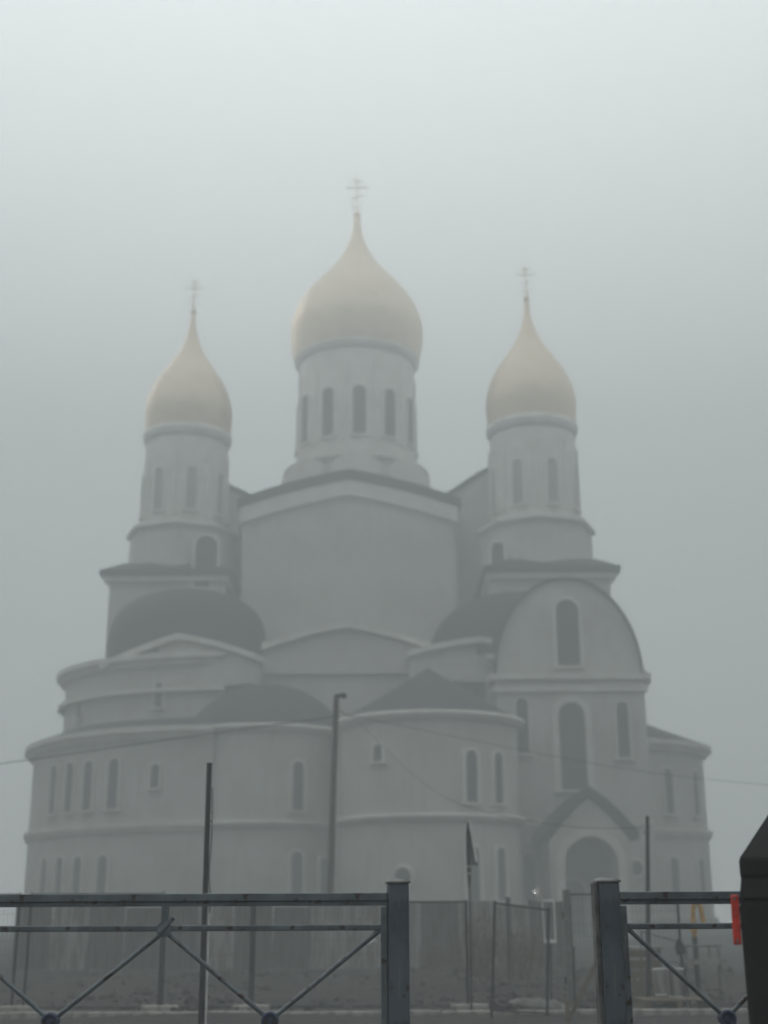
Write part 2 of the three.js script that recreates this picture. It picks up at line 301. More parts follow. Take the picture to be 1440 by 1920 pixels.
// 5. the two front towers
for (const [cx, cz, dy, s] of [[-16.5, -101, 0.2, 1], [12.0, -97, -0.7, -1]]) {
  tower(cx, cz, 3.4, 30 + dy, 39.3 + dy, 3.65, 39.1 + dy, 12.0, 8, 0.3, 0.85, 0.8, 3.6);
  cath('tower_base', [cyl(4.5, 4.35, 4.0, cx, 26.8 + dy, cz, 8), lathe([[4.2, 0], [4.7, 0.15], [4.7, 0.5], [3.45, 0.95]], 8, cx, 30.5 + dy, cz)], MAT.plaster);
  cath('tower_cornice', [box(10.2, 0.45, 10.2, cx - s * 0.4, 26.55 + dy, cz + 0.2)], MAT.roof); cath('tower_cornice', [box(9.6, 0.4, 9.7, cx - s * 0.4, 26.1 + dy, cz + 0.2)], MAT.trim);
  cath('tower_skirt_roof', [at(new THREE.CylinderGeometry(4.6 * 1.1, 5.0 * Math.SQRT2, 0.9, 4).rotateY(Math.PI / 4), cx - s * 0.4, 27.2 + dy, cz + 0.2)], MAT.roof);
  cath('tower_wall', [box(8.9, 9, 9.2, cx - s * 0.35, 21.6 + dy, cz)], MAT.plaster);
}
windowAt(1.7, 4.2, -13.9, 25.6, -96.4, 0.2); windowAt(0.9, 2.9, 8.6, 25.4, -93.4, -0.2);
// 6. low apses in front
function apse(cx, cz, r, roofH, sharp) {
  cath('apse_wall', [cyl(r, r, 12.8, cx, -0.1, cz, 72)], MAT.plaster);
  cath('apse_cornice', [ringBand(r, 0.55, cx, 12.55, cz, 0.5)], MAT.trim);
  cath('apse_band', [ringBand(r, 0.5, cx, 6.6, cz, 0.4)], MAT.trim);
  cath('plinth', [cyl(r + 0.25, r + 0.25, 1.2, cx, -0.1, cz, 72)], MAT.concrete);
  const pr = []; for (let k = 0; k <= 20; k++) { const t = k / 20; pr.push([(r + 0.42) * (1 - t) + 0.001, roofH * (sharp ? Math.pow(t, 1.12) * 0.85 + 0.15 * t : Math.pow(1 - Math.pow(1 - t, 2.2), 0.85))]); }
  cath('apse_roof', [lathe(pr, 72, cx, 13.1, cz)], MAT.roof);
}
apse(-8.0, -87, 5.1, 3.3, false); apse(2.8, -82.2, 5.6, 3.6, true);
// 7. right-hand portal bay with its tall round gable
cath('portal_bay_wall', [box(10.0, 16.6, 12, 12.5, 8.2, -92)], MAT.plaster);
for (const [w, h, d, y] of [[10.9, 0.4, 12.5, 16.72], [10.4, 0.4, 12.3, 15.9], [10.25, 0.35, 12.15, 7.1]]) cath('portal_bay_cornice', [box(w, h, d, 12.5, y, -91.9)], MAT.trim);
{
  const arch = (w, h, n = 28) => { const p = []; for (let k = 0; k <= n; k++) { const t = Math.PI * k / n; p.push([Math.cos(t) * w, Math.sin(t) * h]); } return p; };
  cath('round_gable', [extrude(arch(4.9, 6.6), 10).translate(12.5, 16.93, -96.2)], MAT.plaster);
  cath('round_gable_roof', [extrude([...arch(5.02, 6.76), ...arch(4.91, 6.62).reverse()], 10.4).translate(12.5, 16.94, -96.3)], MAT.roof);
}
windowAt(1.55, 4.6, 12.55, 17.5, -86.2, 0); windowAt(0.8, 3.7, 9.2, 11.6, -86, 0, 0.14); windowAt(1.75, 5.8, 12.5, 9.2, -86, 0, 0.45); windowAt(0.8, 3.7, 15.9, 11.3, -86, 0, 0.14);
cath('plinth', [box(10.3, 1.1, 12.2, 12.5, 0.45, -91.9)], MAT.concrete);
{ // the porch: keel-shaped hood over a round arch, door in the recess
  const face = new THREE.Shape([[-2.5, -0.1], [2.5, -0.1], [2.5, 5.6], ...keel(5.0, 2.6, 5.6).reverse(), [-2.5, 5.6]].map(p => new THREE.Vector2(...p)));
  const hole = new THREE.Path(arcShape(3.2, 5.9).getPoints(24).reverse()); face.holes.push(hole);
  cath('porch_wall', [extrude(face, 5.6).translate(12.45, 0, -85.9)], MAT.plaster);
  const ring = arcShape(3.2, 5.8, 0.55, 0.05); ring.holes.push(new THREE.Path(arcShape(3.2, 5.9, 0.02).getPoints(24).reverse()));
  cath('archivolt', [extrude(ring, 0.25).translate(12.45, 0.02, -80.35)], MAT.trim);
  cath('porch_roof', [extrude([...keel(5.9, 2.7, 5.75), ...keel(5.9, 2.75, 6.2).reverse()], 6.0).translate(12.45, 0, -85.95)], MAT.roof);
  cath('door', [extrude(arcShape(1.5, 3.4), 0.12).translate(12.0, 0.1, -85.86)], MAT.door);
  cath('door_surround', [extrude((() => { const s = arcShape(1.5, 3.4, 0.3, 0.06); s.holes.push(new THREE.Path(arcShape(1.5, 3.4, 0.01).getPoints(24).reverse())); return s; })(), 0.3).translate(12.0, 0.1, -85.9)], MAT.trim);
}
roundWindow(0.45, 16.2, 4.2, -85.98, 0); roundWindow(0.5, 1.0, 3.5, -76.88, -0.32);
for (const [x, z] of [[-13.1, -85.2], [-2.85, -84.2]]) cath('half_column', [cyl(0.4, 0.36, 12.7, x, -0.1, z, 16)], MAT.trim);
// windows of the apses and of the gallery
for (const y of [7.75, 2.2]) { const a1 = 0.5; windowRound(0.75, 3.0, -8.0, -87, 5.1, a1, y); windowRound(0.75, 3.0, 2.8, -82.2, 5.6, 0.42, y); windowRound(0.75, 3.0, 2.8, -82.2, 5.6, 0.78, y); }
windowRound(0.75, 2.7, -8.0, -87, 5.1, 0.92, 2.2); windowRound(0.7, 2.4, -8.0, -87, 5.1, -0.8, 8.2); windowRound(0.6, 1.0, 2.8, -82.2, 5.6, -0.6, 10.2); windowAt(0.75, 3.0, 9.3, 2.2, -86, 0, 0.14);
function onSweep(w, t, y, ww, hh, rim) { const [xi, zi, xo, zo] = w, x = xi + (xo - xi) * Math.sin(t), z = zo + (zi - zo) * Math.cos(t); const tx = (xo - xi) * Math.cos(t), tz = -(zi - zo) * Math.sin(t); let nx = -tz, nz = tx; if (nz < 0) { nx = -nx; nz = -nz; } const l = Math.hypot(nx, nz); windowAt(ww, hh, x + nx / l * -0.02, y, z + nz / l * -0.02, Math.atan2(nx, nz), rim); }
for (const t of [0.43, 0.57, 0.69, 0.82]) { onSweep(wingL, t, 8.0, 0.85, 3.2, 0.14); onSweep(wingL, t + 0.03, 2.1, 0.8, 3.0, 0.14); }
onSweep(wingL, 0.235, 9.2, 0.6, 1.5, 0.12);
for (const t of [0.82, 1.1]) { onSweep(wingR, t, 8.0, 0.8, 3.1, 0.14); onSweep(wingR, t, 2.1, 0.8, 3.0, 0.14); }
onSweep(tierL, 0.35, 15.2, 0.6, 1.7, 0.12); onSweep(tierL, 0.95, 15.0, 0.6, 1.4, 0.12);

MAT.lampGrey = std({ map: tex(256, grain([0.34, 0.335, 0.32], [0.24, 0.235, 0.225], 8, 181, 0.9), 1), roughness: 0.85 });
MAT.white2 = std({ map: MAT.white.map, roughness: 0.7, side: THREE.DoubleSide });
MAT.rubble = std({ map: tex(128, grain([0.32, 0.31, 0.30], [0.2, 0.19, 0.185], 6, 185, 0.9), 3), roughness: 0.95 });
// ---------------------------------------------------------------- street railing in front
const PAVE = 0.535;
function railing(name, label, x0, x1, bays, z) {   // x0 < x1, standing in line with its posts
  const t = thing(name, label, 'railing', [(x0 + x1) / 2, PAVE, z], 0, 'grey steel railing panels along the pavement');
  const w = x1 - x0, X = x => x - (x0 + x1) / 2, Y = y => y - PAVE, top = 1.682, mid = 1.534, low = 0.765, hub = 1.15;
  mesh('handrail', rbox(w, 0.034, 0.052, 0.004, 0, Y(top - 0.017), 0), MAT.rail, t);
  mesh('under_rail', rbox(w, 0.02, 0.03, 0.003, 0, Y(top - 0.045), -0.004), MAT.rail, t);
  mesh('spacer_strip', box(w, 0.004, 0.018, 0, Y(top - 0.0355), -0.006), MAT.darkSteel, t);
  mesh('middle_rail', rbox(w - 0.06, 0.026, 0.026, 0.006, 0, Y(mid), 0), MAT.rail, t);
  mesh('bottom_rail', rbox(w - 0.06, 0.026, 0.026, 0.006, 0, Y(low), 0), MAT.rail, t);
  for (const s of [-1, 1]) mesh('end_stile', rbox(0.03, top - 0.06 - PAVE, 0.034, 0.004, s * (w / 2 - 0.0152), (top - 0.06 - PAVE) / 2, 0), MAT.rail, t);
  for (const s of [-1, 1]) for (const y of [top - 0.09, mid - 0.05, low + 0.06]) mesh('bolt', at(new THREE.CylinderGeometry(0.007, 0.007, 0.008, 6), s * (w / 2 - 0.0152), Y(y), 0.02, 0, 0, Math.PI / 2), MAT.steel, t);
  const bw = w / bays;
  for (let k = 0; k < bays; k++) {
    const a = x0 + k * bw + (k ? 0 : 0.035), b = x0 + (k + 1) * bw - (k === bays - 1 ? 0.035 : 0), c = (a + b) / 2;
    for (const [ex, ey] of [[a, mid - 0.012], [b, mid - 0.012], [a, low + 0.012], [b, low + 0.012]]) mesh('brace', bar(V(X(c), Y(hub), 0), V(X(ex), Y(ey), 0), 0.0105, 12), MAT.rail, t);
    mesh('hub', [at(new THREE.CylinderGeometry(0.036, 0.036, 0.05, 8), X(c), Y(hub), 0, 0, 0, Math.PI / 2), at(new THREE.TorusGeometry(0.03, 0.009, 8, 24), X(c), Y(hub), 0.026), at(new THREE.CylinderGeometry(0.012, 0.012, 0.07, 6), X(c), Y(hub), 0, 0, 0, Math.PI / 2)], MAT.hub, t);
    if (k) {
      const nx = X(x0 + k * bw);
      mesh('stub_bar', rbox(0.03, top - 0.055 - mid, 0.026, 0.004, nx, Y((top - 0.055 + mid) / 2), 0), MAT.rail, t);
      mesh('node_plate', [at(new THREE.CylinderGeometry(0.034, 0.03, 0.042, 14), nx, Y(mid - 0.004), 0.004, 0, 0, Math.PI / 2), rbox(0.098, 0.022, 0.012, 0.005, nx + 0.008, Y(mid + 0.012), 0.03, 0, 0.82)], MAT.rail, t);
      mesh('lower_node_plate', at(new THREE.CylinderGeometry(0.034, 0.03, 0.042, 14), nx, Y(low), 0.004, 0, 0, Math.PI / 2), MAT.rail, t);
    }
  }
  return t;
}
function railPost(label, x, z, turn) {
  const t = thing('railing_post', label, 'post', [x, PAVE, z], turn, 'square steel posts of the street railing');
  const h = 1.722 - PAVE;
  mesh('shaft', rbox(0.092, h, 0.092, 0.006, 0, h / 2, 0), MAT.post, t);
  const cap = new THREE.CylinderGeometry(0.052, 0.0742, 0.012, 4).rotateY(Math.PI / 4);
  mesh('cap', [rbox(0.105, 0.008, 0.105, 0.002, 0, h + 0.004, 0), cap.translate(0, h + 0.014, 0)], MAT.steel, t);
  mesh('base_plate', box(0.17, 0.012, 0.17, 0, 0.006, 0), MAT.post, t);
  for (const [sx, sz] of [[1, 1], [1, -1], [-1, 1], [-1, -1]]) mesh('bolt', cyl(0.008, 0.008, 0.02, sx * 0.068, 0.012, sz * 0.068, 6), MAT.steel, t);
  return t;
}
railing('steel_railing', 'long grey steel railing panel with crossed braces left of the gate opening', -1.978, 0.008, 2, -6);
railing('steel_railing', 'short grey steel railing panel ending at the black pillar on the right', 1.046, 2.74, 2, -6);
const p1 = railPost('grey square railing post at the left side of the gate opening', 0.054, -6, 0.10);
const p2 = railPost('grey square railing post at the right side of the gate opening', 0.996, -6, 0.06);
mesh('lit_face_strip', rbox(0.03, 1.17, 0.02, 0.003, -0.062, 0.6, 0.02, 0.5), MAT.steel, p2, 'added pale strip standing in for the lit left face');  // added strip, skylight on the left face of the post as paler steel
{
  const t = thing('black_pillar', 'black square pillar with pyramid cap cut off by the right edge', 'pillar', [1.61, 0.412, -5.14], -0.262);
  const f = (w, h) => new THREE.CylinderGeometry(w / Math.SQRT2, w / Math.SQRT2, h, 4).rotateY(Math.PI / 4);
  mesh('shaft', rbox(0.488, 1.23, 0.47, 0.03, 0, 0.615, 0), MAT.black, t);
  mesh('neck', at(new THREE.CylinderGeometry(0.325, 0.34, 0.07, 4).rotateY(Math.PI / 4), 0, 1.267, 0), MAT.black, t);
  mesh('cap_rim', rbox(0.464, 0.072, 0.464, 0.014, 0, 1.341, 0), MAT.black, t);
  mesh('cap', at(new THREE.CylinderGeometry(0.012, 0.322, 0.3, 4).rotateY(Math.PI / 4), 0, 1.527, 0), MAT.black, t);
  mesh('reflector', rbox(0.03, 0.178, 0.06, 0.006, -0.26, 1.155, 0.19, 0, -0.02), MAT.red, t, 'orange red reflective strip on the pillar edge');
  for (const y of [1.08, 1.23]) mesh('screw', at(new THREE.CylinderGeometry(0.006, 0.006, 0.006, 8), -0.26, y, 0.222, 0, 0, Math.PI / 2), MAT.steel, t);
}

// ---------------------------------------------------------------- building site fence behind
const GRP_MESH = 'wire mesh panels of the site fence';
function meshPanel(label, x0, x1, z, h = 1.82, turn = 0, lean = 0) {
  const w = x1 - x0, t = thing('mesh_fence_panel', label, 'fence panel', [(x0 + x1) / 2, -0.03, z], turn, GRP_MESH);
  t.rotation.z = lean;
  for (const s of [-1, 1]) mesh('post', bar(V(s * (w / 2 - 0.025), 0, 0), V(s * (w / 2 - 0.025), h, 0), 0.024, 10), MAT.darkSteel, t);
  mesh('top_rail', bar(V(-w / 2 + 0.05, h - 0.03, 0), V(w / 2 - 0.05, h - 0.03, 0), 0.017, 8), MAT.darkSteel, t);
  mesh('bottom_rail', bar(V(-w / 2 + 0.05, 0.12, 0), V(w / 2 - 0.05, 0.12, 0), 0.015, 8), MAT.darkSteel, t);
  const ws = []; for (let x = -w / 2 + 0.1; x < w / 2 - 0.06; x += 0.075) ws.push(bar(V(x, 0.12, 0.004), V(x, h - 0.03, 0.004), 0.0024, 4));
  for (let y = 0.3; y < h - 0.08; y += 0.22) ws.push(bar(V(-w / 2 + 0.05, y, 0), V(w / 2 - 0.05, y, 0), 0.0024, 4));
  const m = mesh('wire_mesh', ws, MAT.steel, t); m.userData.kind = 'stuff';
  return t;
}
function footBlock(label, x, z) {
  const t = thing('concrete_foot', label, 'concrete block', [x, -0.02, z], 0.05, 'concrete feet of the site fence');
  mesh('block', rbox(0.62, 0.14, 0.24, 0.025, 0, 0.07, 0), MAT.concrete, t);
  for (const s of [-1, 1]) mesh('lifting_loop', at(new THREE.TorusGeometry(0.035, 0.008, 6, 12, Math.PI), s * 0.2, 0.135, 0), MAT.darkSteel, t);
  return t;
}
meshPanel('mesh fence panel at the far left edge of the photo', -8.6, -6.27, -23, 1.97);
meshPanel('mesh fence panel between the paired posts on the left and the next post', -6.12, -3.80, -23, 1.97);
meshPanel('mesh fence panel seen behind the left half of the long railing', -3.80, -2.27, -23);
meshPanel('mesh fence panel between the tall concrete lamp column and the railing post', -2.27, 0.02, -23);
meshPanel('mesh fence panel in the gate opening left of the flag pole', 0.02, 1.40, -23);
{ const t = meshPanel('sagging gate leaf of wire mesh right of the flag pole', 1.44, 2.76, -21.6, 1.74, 0.72, -0.085); }
meshPanel('long mesh panel running back beside the sagging gate leaf', 2.2, 3.2, -29.5, 1.93, 1.42);
meshPanel('mesh fence panel behind the right post of the gate opening', 3.30, 5.3, -24.2, 1.95);
footBlock('concrete foot under the paired fence posts on the left', -6.2, -23);
footBlock('concrete foot of the mesh fence left of the tall thin pole', -3.8, -23);
footBlock('concrete foot of the mesh fence in the middle of the left railing', -2.27, -23);
footBlock('concrete foot at the bottom of the flag pole', 1.40, -23);
{
  const t = thing('gate_post', 'thick pale square gate post right of the sagging mesh gate', 'post', [3.24, -0.03, -24], 0.1);
  mesh('shaft', rbox(0.11, 1.98, 0.11, 0.008, 0, 0.99, 0), MAT.steel, t); mesh('cap', box(0.125, 0.012, 0.125, 0, 1.986, 0), MAT.darkSteel, t);
  mesh('hinge', [cyl(0.02, 0.02, 0.12, -0.075, 1.5, 0, 8)], MAT.darkSteel, t); mesh('hinge', [cyl(0.02, 0.02, 0.12, -0.075, 0.4, 0, 8)], MAT.darkSteel, t);
}
{ // limp flag on a thin staff
  const t = thing('flag_pole', 'thin dark pole with a limp furled flag behind the gate opening', 'flag pole', [1.42, -0.03, -22.8]);
  mesh('staff', bar(V(0, 0, 0), V(0.022, 3.05, 0), 0.019, 10, 0.014), MAT.darkSteel, t);
  mesh('furled_flag', smoothLathe([[0.016, 2.0], [0.026, 2.12], [0.036, 2.32], [0.04, 2.6], [0.038, 2.85], [0.024, 3.03], [0.008, 3.12]], 24, 9, 0.01, 0, 0.01), MAT.black, t);
  mesh('hanging_fold', [extrude([[0.024, 3.18], [0.142, 2.42], [0.06, 2.37]], 0.02).translate(0, 0, -0.03)], MAT.sheetDark, t);
  mesh('pale_hem', bar(V(0.024, 3.16, 0.005), V(0.146, 2.44, 0.005), 0.02, 8), MAT.white, t);
  mesh('hem_tip', rbox(0.03, 0.06, 0.03, 0.006, 0.146, 2.41, 0), MAT.black, t);
  for (const y of [2.37, 2.25]) mesh('tie', at(new THREE.TorusGeometry(0.038, 0.008, 8, 18), 0.012, y, 0.008, 0, 0, Math.PI / 2), MAT.white, t);
}

// ---------------------------------------------------------------- sheet hoarding farther back
{
  const ribs = (w, h, n) => { const p = []; for (let k = 0; k < n; k++) { const a = -w / 2 + w * k / n, s = w / n; p.push([a, 0], [a + s * 0.35, 0], [a + s * 0.5, 0.03], [a + s * 0.85, 0.03]); } p.push([w / 2, 0]); const back = p.map(([x, y]) => [x, y - 0.004]).reverse(); return extrude([...p, ...back], h).rotateX(-Math.PI / 2); };
  const G = [metreUV(ribs(1.02, 1.78, 6)), metreUV(ribs(1.02, 1.66, 6)), metreUV(ribs(1.02, 1.82, 5))];
  const t = thing('sheet_hoarding', 'weathered grey ribbed sheet hoarding standing behind the mesh fence', 'hoarding', [-2.6, 0, -38]);
  for (let k = 0; k < 15; k++) {
    const x = -7.35 + k * 1.04, m = k === 8 || k === 10 || k === 12 ? MAT.sheet : k % 4 === 1 ? MAT.sheet : MAT.sheetDark;
    const o = new THREE.Mesh(G[k === 3 || k === 7 || k === 13 ? 1 : k % 2 * 2], m); o.name = 'sheet_panel'; o.castShadow = o.receiveShadow = true; o.position.set(x + rnd(-0.01, 0.01), 0.06 + rnd(0, 0.05), rnd(-0.03, 0.03)); o.rotation.z = rnd(-0.012, 0.012); t.add(o);
    if (k % 2 === 0) mesh('post', rbox(0.07, 1.9, 0.07, 0.006, x - 0.52, 0.95, -0.09), MAT.darkSteel, t);
  }
  for (const y of [0.45, 1.4]) mesh('rail', box(15.6, 0.05, 0.04, -0.1, y, -0.055), MAT.wood, t);
}
// dry weeds in front of it
function weed(label, x, z, h, n, sp) {
  const t = thing('dry_weeds', label, 'weeds', [x, 0.02, z], 0, 'clumps of dry weeds behind the gate'), gs = [], heads = [];
  for (let k = 0; k < n; k++) {
    const a = rnd(0, 6.28), r = rnd(0, sp), l = h * rnd(0.5, 1), bx = Math.cos(a) * r, bz = Math.sin(a) * r * 0.6, tx = bx + rnd(-0.25, 0.45) * l, tz = bz + rnd(-0.2, 0.2);
    gs.push(bar(V(bx, 0, bz), V(tx, l, tz), 0.007, 4, 0.003));
    for (let j = 0; j < 4; j++) { const f = rnd(0.45, 0.95), q = V(bx + (tx - bx) * f, l * f, bz + (tz - bz) * f); gs.push(bar(q, q.clone().add(V(rnd(-0.2, 0.25), rnd(0.08, 0.25), rnd(-0.1, 0.1))), 0.004, 3, 0.002)); }
    heads.push(at(new THREE.ConeGeometry(0.018, rnd(0.08, 0.16), 5), tx, l + 0.03, tz, 0, rnd(-0.5, 0.2)));
  }
  mesh('stems', gs, MAT.straw, t).userData.kind = 'stuff'; mesh('seed_heads', heads, MAT.straw, t).userData.kind = 'stuff';
}
weed('tall clump of dry weeds just right of the flag pole', 2.0, -29.5, 1.6, 70, 0.6);
weed('lower dry weeds left of the leaning stake', 3.0, -31, 1.2, 60, 0.6);
weed('sparse dry weeds left of the flag pole before the pale sheets', 1.2, -33, 0.8, 40, 0.7);

// ---------------------------------------------------------------- poles and cables
{
  const t = thing('dark_pole', 'tall thin dark pole standing behind the long left railing', 'pole', [-1.885, -0.02, -14]);
  mesh('shaft', bar(V(0, 0, 0), V(-0.012, 3.15, 0), 0.031, 14, 0.028), MAT.darkSteel, t);
  mesh('end_cap', cyl(0.031, 0.031, 0.012, -0.012, 3.15, 0, 14), MAT.black, t);
  mesh('conduit', bar(V(0.05, 0, 0.01), V(0.042, 1.62, 0.01), 0.0085, 8), MAT.white, t, 'thin white conduit along the lower pole');
  mesh('loose_cable', tube([V(0.03, 2.9, 0.02), V(0.045, 2.4, 0.03), V(0.03, 2.0, 0.03), V(0.055, 1.75, 0.03), V(0.045, 1.62, 0.02)], 0.005), MAT.cable, t);
  for (const y of [0.7, 1.45, 2.55]) mesh('clamp', at(new THREE.TorusGeometry(0.034, 0.006, 6, 18), -0.004, y, 0, 0, 0, Math.PI / 2), MAT.darkSteel, t);
}
{
  const t = thing('street_lamp', 'tall grey lamp column with a small head before the middle apses', 'street lamp', [-1.72, -0.03, -40]);
  mesh('column', bar(V(0, 0, 0), V(0.2, 8.0, 0), 0.1, 16, 0.085), MAT.lampGrey, t);
  mesh('lamp_head', [rbox(0.34, 0.13, 0.2, 0.04, 0.3, 8.1, 0, 0, 0.22), at(new THREE.SphereGeometry(0.09, 14, 10), 0.44, 8.1, 0)], MAT.darkSteel, t);
  mesh('bracket', tube([V(0.24, 7.62, 0), V(0.36, 7.6, 0), V(0.52, 7.5, 0), V(0.7, 7.47, 0)], 0.016), MAT.darkSteel, t);
  mesh('band', cyl(0.1, 0.1, 0.05, 0.185, 7.45, 0, 16), MAT.darkSteel, t);
}
{
  const t = thing('service_mast', 'slim tapering grey mast right of the church porch', 'pole', [4.60, -0.03, -24]);
  mesh('shaft', bar(V(0, 0, 0), V(0.19, 3.28, 0), 0.05, 12, 0.033), MAT.darkSteel, t);
  mesh('insulator', [cyl(0.018, 0.024, 0.05, 0.085, 2.98, 0, 10)], MAT.white, t);
  mesh('hook', box(0.09, 0.02, 0.02, 0.13, 2.99, 0.0), MAT.darkSteel, t);
}
function cable(label, pts, r) { const o = mesh('overhead_cable', tube(pts, r, 60, 6), MAT.cable); o.name = numbered('overhead_cable'); o.userData = { label, category: 'cable', group: 'overhead cables at the lamp column' }; scene.add(o); }
cable('thin cable running left from the lamp column to the edge', [V(-1.53, 7.42, -40), V(-6.365, 6.93, -41), V(-12.44, 6.24, -42), V(-24, 5.2, -44)], 0.015);
cable('thin cable running right from the lamp column to the edge', [V(-1.0, 7.44, -40), V(3.0, 6.75, -41), V(8.5, 6.0, -43), V(12.96, 5.63, -44), V(22, 5.2, -47)], 0.0075);
cable('sagging cable from the lamp column down to the slim mast', [V(-1.02, 7.44, -40), V(0.95, 4.78, -33.5), V(2.05, 3.75, -29), V(3.6, 3.2, -26), V(4.68, 3.03, -24)], 0.0045);

// ---------------------------------------------------------------- odds and ends in the yard
{ // broken stone and clods scattered over the yard
  const src = new THREE.DodecahedronGeometry(1, 0), n = 2600, im = new THREE.InstancedMesh(metreUV(src), MAT.rubble, n), m = new THREE.Matrix4(), q = new THREE.Quaternion(), e = new THREE.Euler();
  for (let k = 0; k < n; k++) {
    const z = -22.7 - 17 * Math.pow(rnd(), 1.4), cx = rnd() < 0.5 ? [0.9, 3.0, 5.4, -4][(rnd() * 4) | 0] + rnd(-1.1, 1.1) : rnd(-9, 9), s = 0.018 + 0.1 * Math.pow(rnd(), 5);
    m.compose(V(cx, moundAt(cx, z) + s * 0.15, z), q.setFromEuler(e.set(rnd(0, 6), rnd(0, 6), rnd(0, 6))), V(s * rnd(0.8, 1.6), s * rnd(0.5, 0.9), s * rnd(0.8, 1.4))); im.setMatrixAt(k, m);
  }
  im.name = 'rubble'; im.castShadow = im.receiveShadow = true; im.userData = { label: 'broken stones and clods scattered over the muddy yard', category: 'rubble', kind: 'stuff' }; scene.add(im);
}
{
  const t = thing('kerb', 'pale row of kerb stones along the near edge of the yard', 'kerb', [-1.6, -0.08, -22.3]);
  const G = [0, 1, 2].map(() => metreUV(rbox(0.985, 0.15, 0.16, 0.015)));
  for (let k = 0; k < 15; k++) { const o = new THREE.Mesh(G[k % 3], MAT.concrete); o.name = 'kerb_stone'; o.castShadow = o.receiveShadow = true; o.position.set(-7 + k + rnd(-0.005, 0.005), 0.075 + rnd(-0.012, 0.012), rnd(-0.015, 0.015)); o.rotation.y = rnd(-0.015, 0.015); t.add(o); }
}
function stake(label, a, b, r, mat = MAT.wood) {
  const t = thing('stake', label, 'stake', [a.x, a.y, a.z], 0, 'thin stakes by the gate'), d = b.clone().sub(a);
  mesh('shaft', bar(V(0, 0, 0), d, r, 8, r * 0.85), mat, t); mesh('tip', bar(d, d.clone().multiplyScalar(1.02), r * 1.25, 8), MAT.darkSteel, t); return t;
}
stake('thin stake leaning to the right, left of the white frame', V(2.42, 0.05, -24), V(2.66, 1.13, -24.1), 0.02);
stake('upright dark stake right of the white frame', V(3.17, 0.0, -23), V(3.19, 1.0, -23), 0.022, MAT.darkSteel);
stake('dark stake beside the right post of the gate opening', V(3.46, 0.0, -21.5), V(3.47, 0.97, -21.5), 0.022, MAT.darkSteel);
{
  const t = thing('leaning_board', 'pale board leaning as a brace beside the right railing post', 'board', [2.78, 0.0, -21]);
  mesh('plank', [at(rbox(0.07, 1.06, 0.03, 0.004), 0.27, 0.47, 0, 0, -0.52)], MAT.wood, t); mesh('peg', [rbox(0.07, 0.3, 0.07, 0.006, -0.01, 0.15, 0.06)], MAT.wood, t);
}
{
  const t = thing('white_frame', 'white hanging frame on a thin stick inside the gate', 'frame', [3.03, 0.0, -25]);
  mesh('stick', bar(V(-0.01, 0, 0), V(0.02, 1.06, 0), 0.017, 8), MAT.darkSteel, t);
  for (const s of [-1, 1]) mesh('side_bar', bar(V(s * 0.1 + 0.01, 1.08, 0.02), V(s * 0.11, 1.78, 0.02), 0.015, 8), MAT.white, t);
  mesh('bottom_bar', rbox(0.23, 0.07, 0.06, 0.02, 0.015, 1.06, 0.02), MAT.white, t); mesh('top_bar', bar(V(-0.11, 1.78, 0.02), V(0.11, 1.78, 0.02), 0.014, 8), MAT.white, t);
}
{ // crumpled sheet on the ground
  const g = new THREE.PlaneGeometry(1.0, 0.6, 40, 26).rotateX(-Math.PI / 2), p = g.attributes.position;
  for (let i = 0; i < p.count; i++) { const x = p.getX(i), z = p.getZ(i), e = (1 - (x / 0.5) ** 2) * (1 - (z / 0.3) ** 2); p.setY(i, 0.0 + 0.16 * Math.max(e, 0) ** 0.7 * (0.35 + 0.9 * fbm((x + 1) / 2, (z + 1) / 2, 6, 171, 4)) - x * 0.12); }
  g.computeVertexNormals();
  const o = mesh('crumpled_sheet', g, MAT.sheetDark); o.position.set(2.55, 0.1, -22.75); o.rotation.y = -0.15; o.userData = { label: 'crumpled pale sheet on the ground below the sagging gate', category: 'sheet' }; scene.add(o);
}
function bucket(label, x, y, z, r, h, tilt) {
  const t = thing('bucket', label, 'bucket', [x, y, z], 0, 'pale buckets in the yard right of the gate'); t.rotation.z = tilt;
  mesh('body', lathe([[0.001, 0], [r * 0.8, 0], [r, h], [r - 0.008, h], [r * 0.79, 0.01], [0.001, 0.01]], 28), MAT.sheet, t); mesh('rim', at(new THREE.TorusGeometry(r, 0.009, 8, 28), 0, h, 0, 0, 0, Math.PI / 2), MAT.white, t);
  mesh('handle', at(new THREE.TorusGeometry(r, 0.005, 6, 20, Math.PI), 0, h - 0.01, 0, 0, 0, -0.6), MAT.darkSteel, t);
  mesh('foot_ring', at(new THREE.TorusGeometry(r * 0.8, 0.009, 8, 28), 0, 0.012, 0, 0, 0, Math.PI / 2), MAT.white, t);
}
bucket('pale bucket standing left in the pair behind the right railing', 4.63, 0.24, -23, 0.11, 0.42, 0.03);
bucket('wider pale bucket standing right in the pair behind the right railing', 4.9, 0.2, -23.1, 0.14, 0.46, -0.04);
{ // the boards they stand on
  const t = thing('pallet', 'low wooden pallet carrying the two pale buckets', 'pallet', [4.85, -0.02, -23.05], 0.06);
  for (let k = 0; k < 5; k++) mesh('slat', rbox(1.2, 0.022, 0.11, 0.004, 0, 0.2, -0.32 + k * 0.16), MAT.wood, t);
  for (const x of [-0.54, 0, 0.54]) mesh('bearer', rbox(0.09, 0.186, 0.74, 0.004, x, 0.094, 0), MAT.wood, t);
}
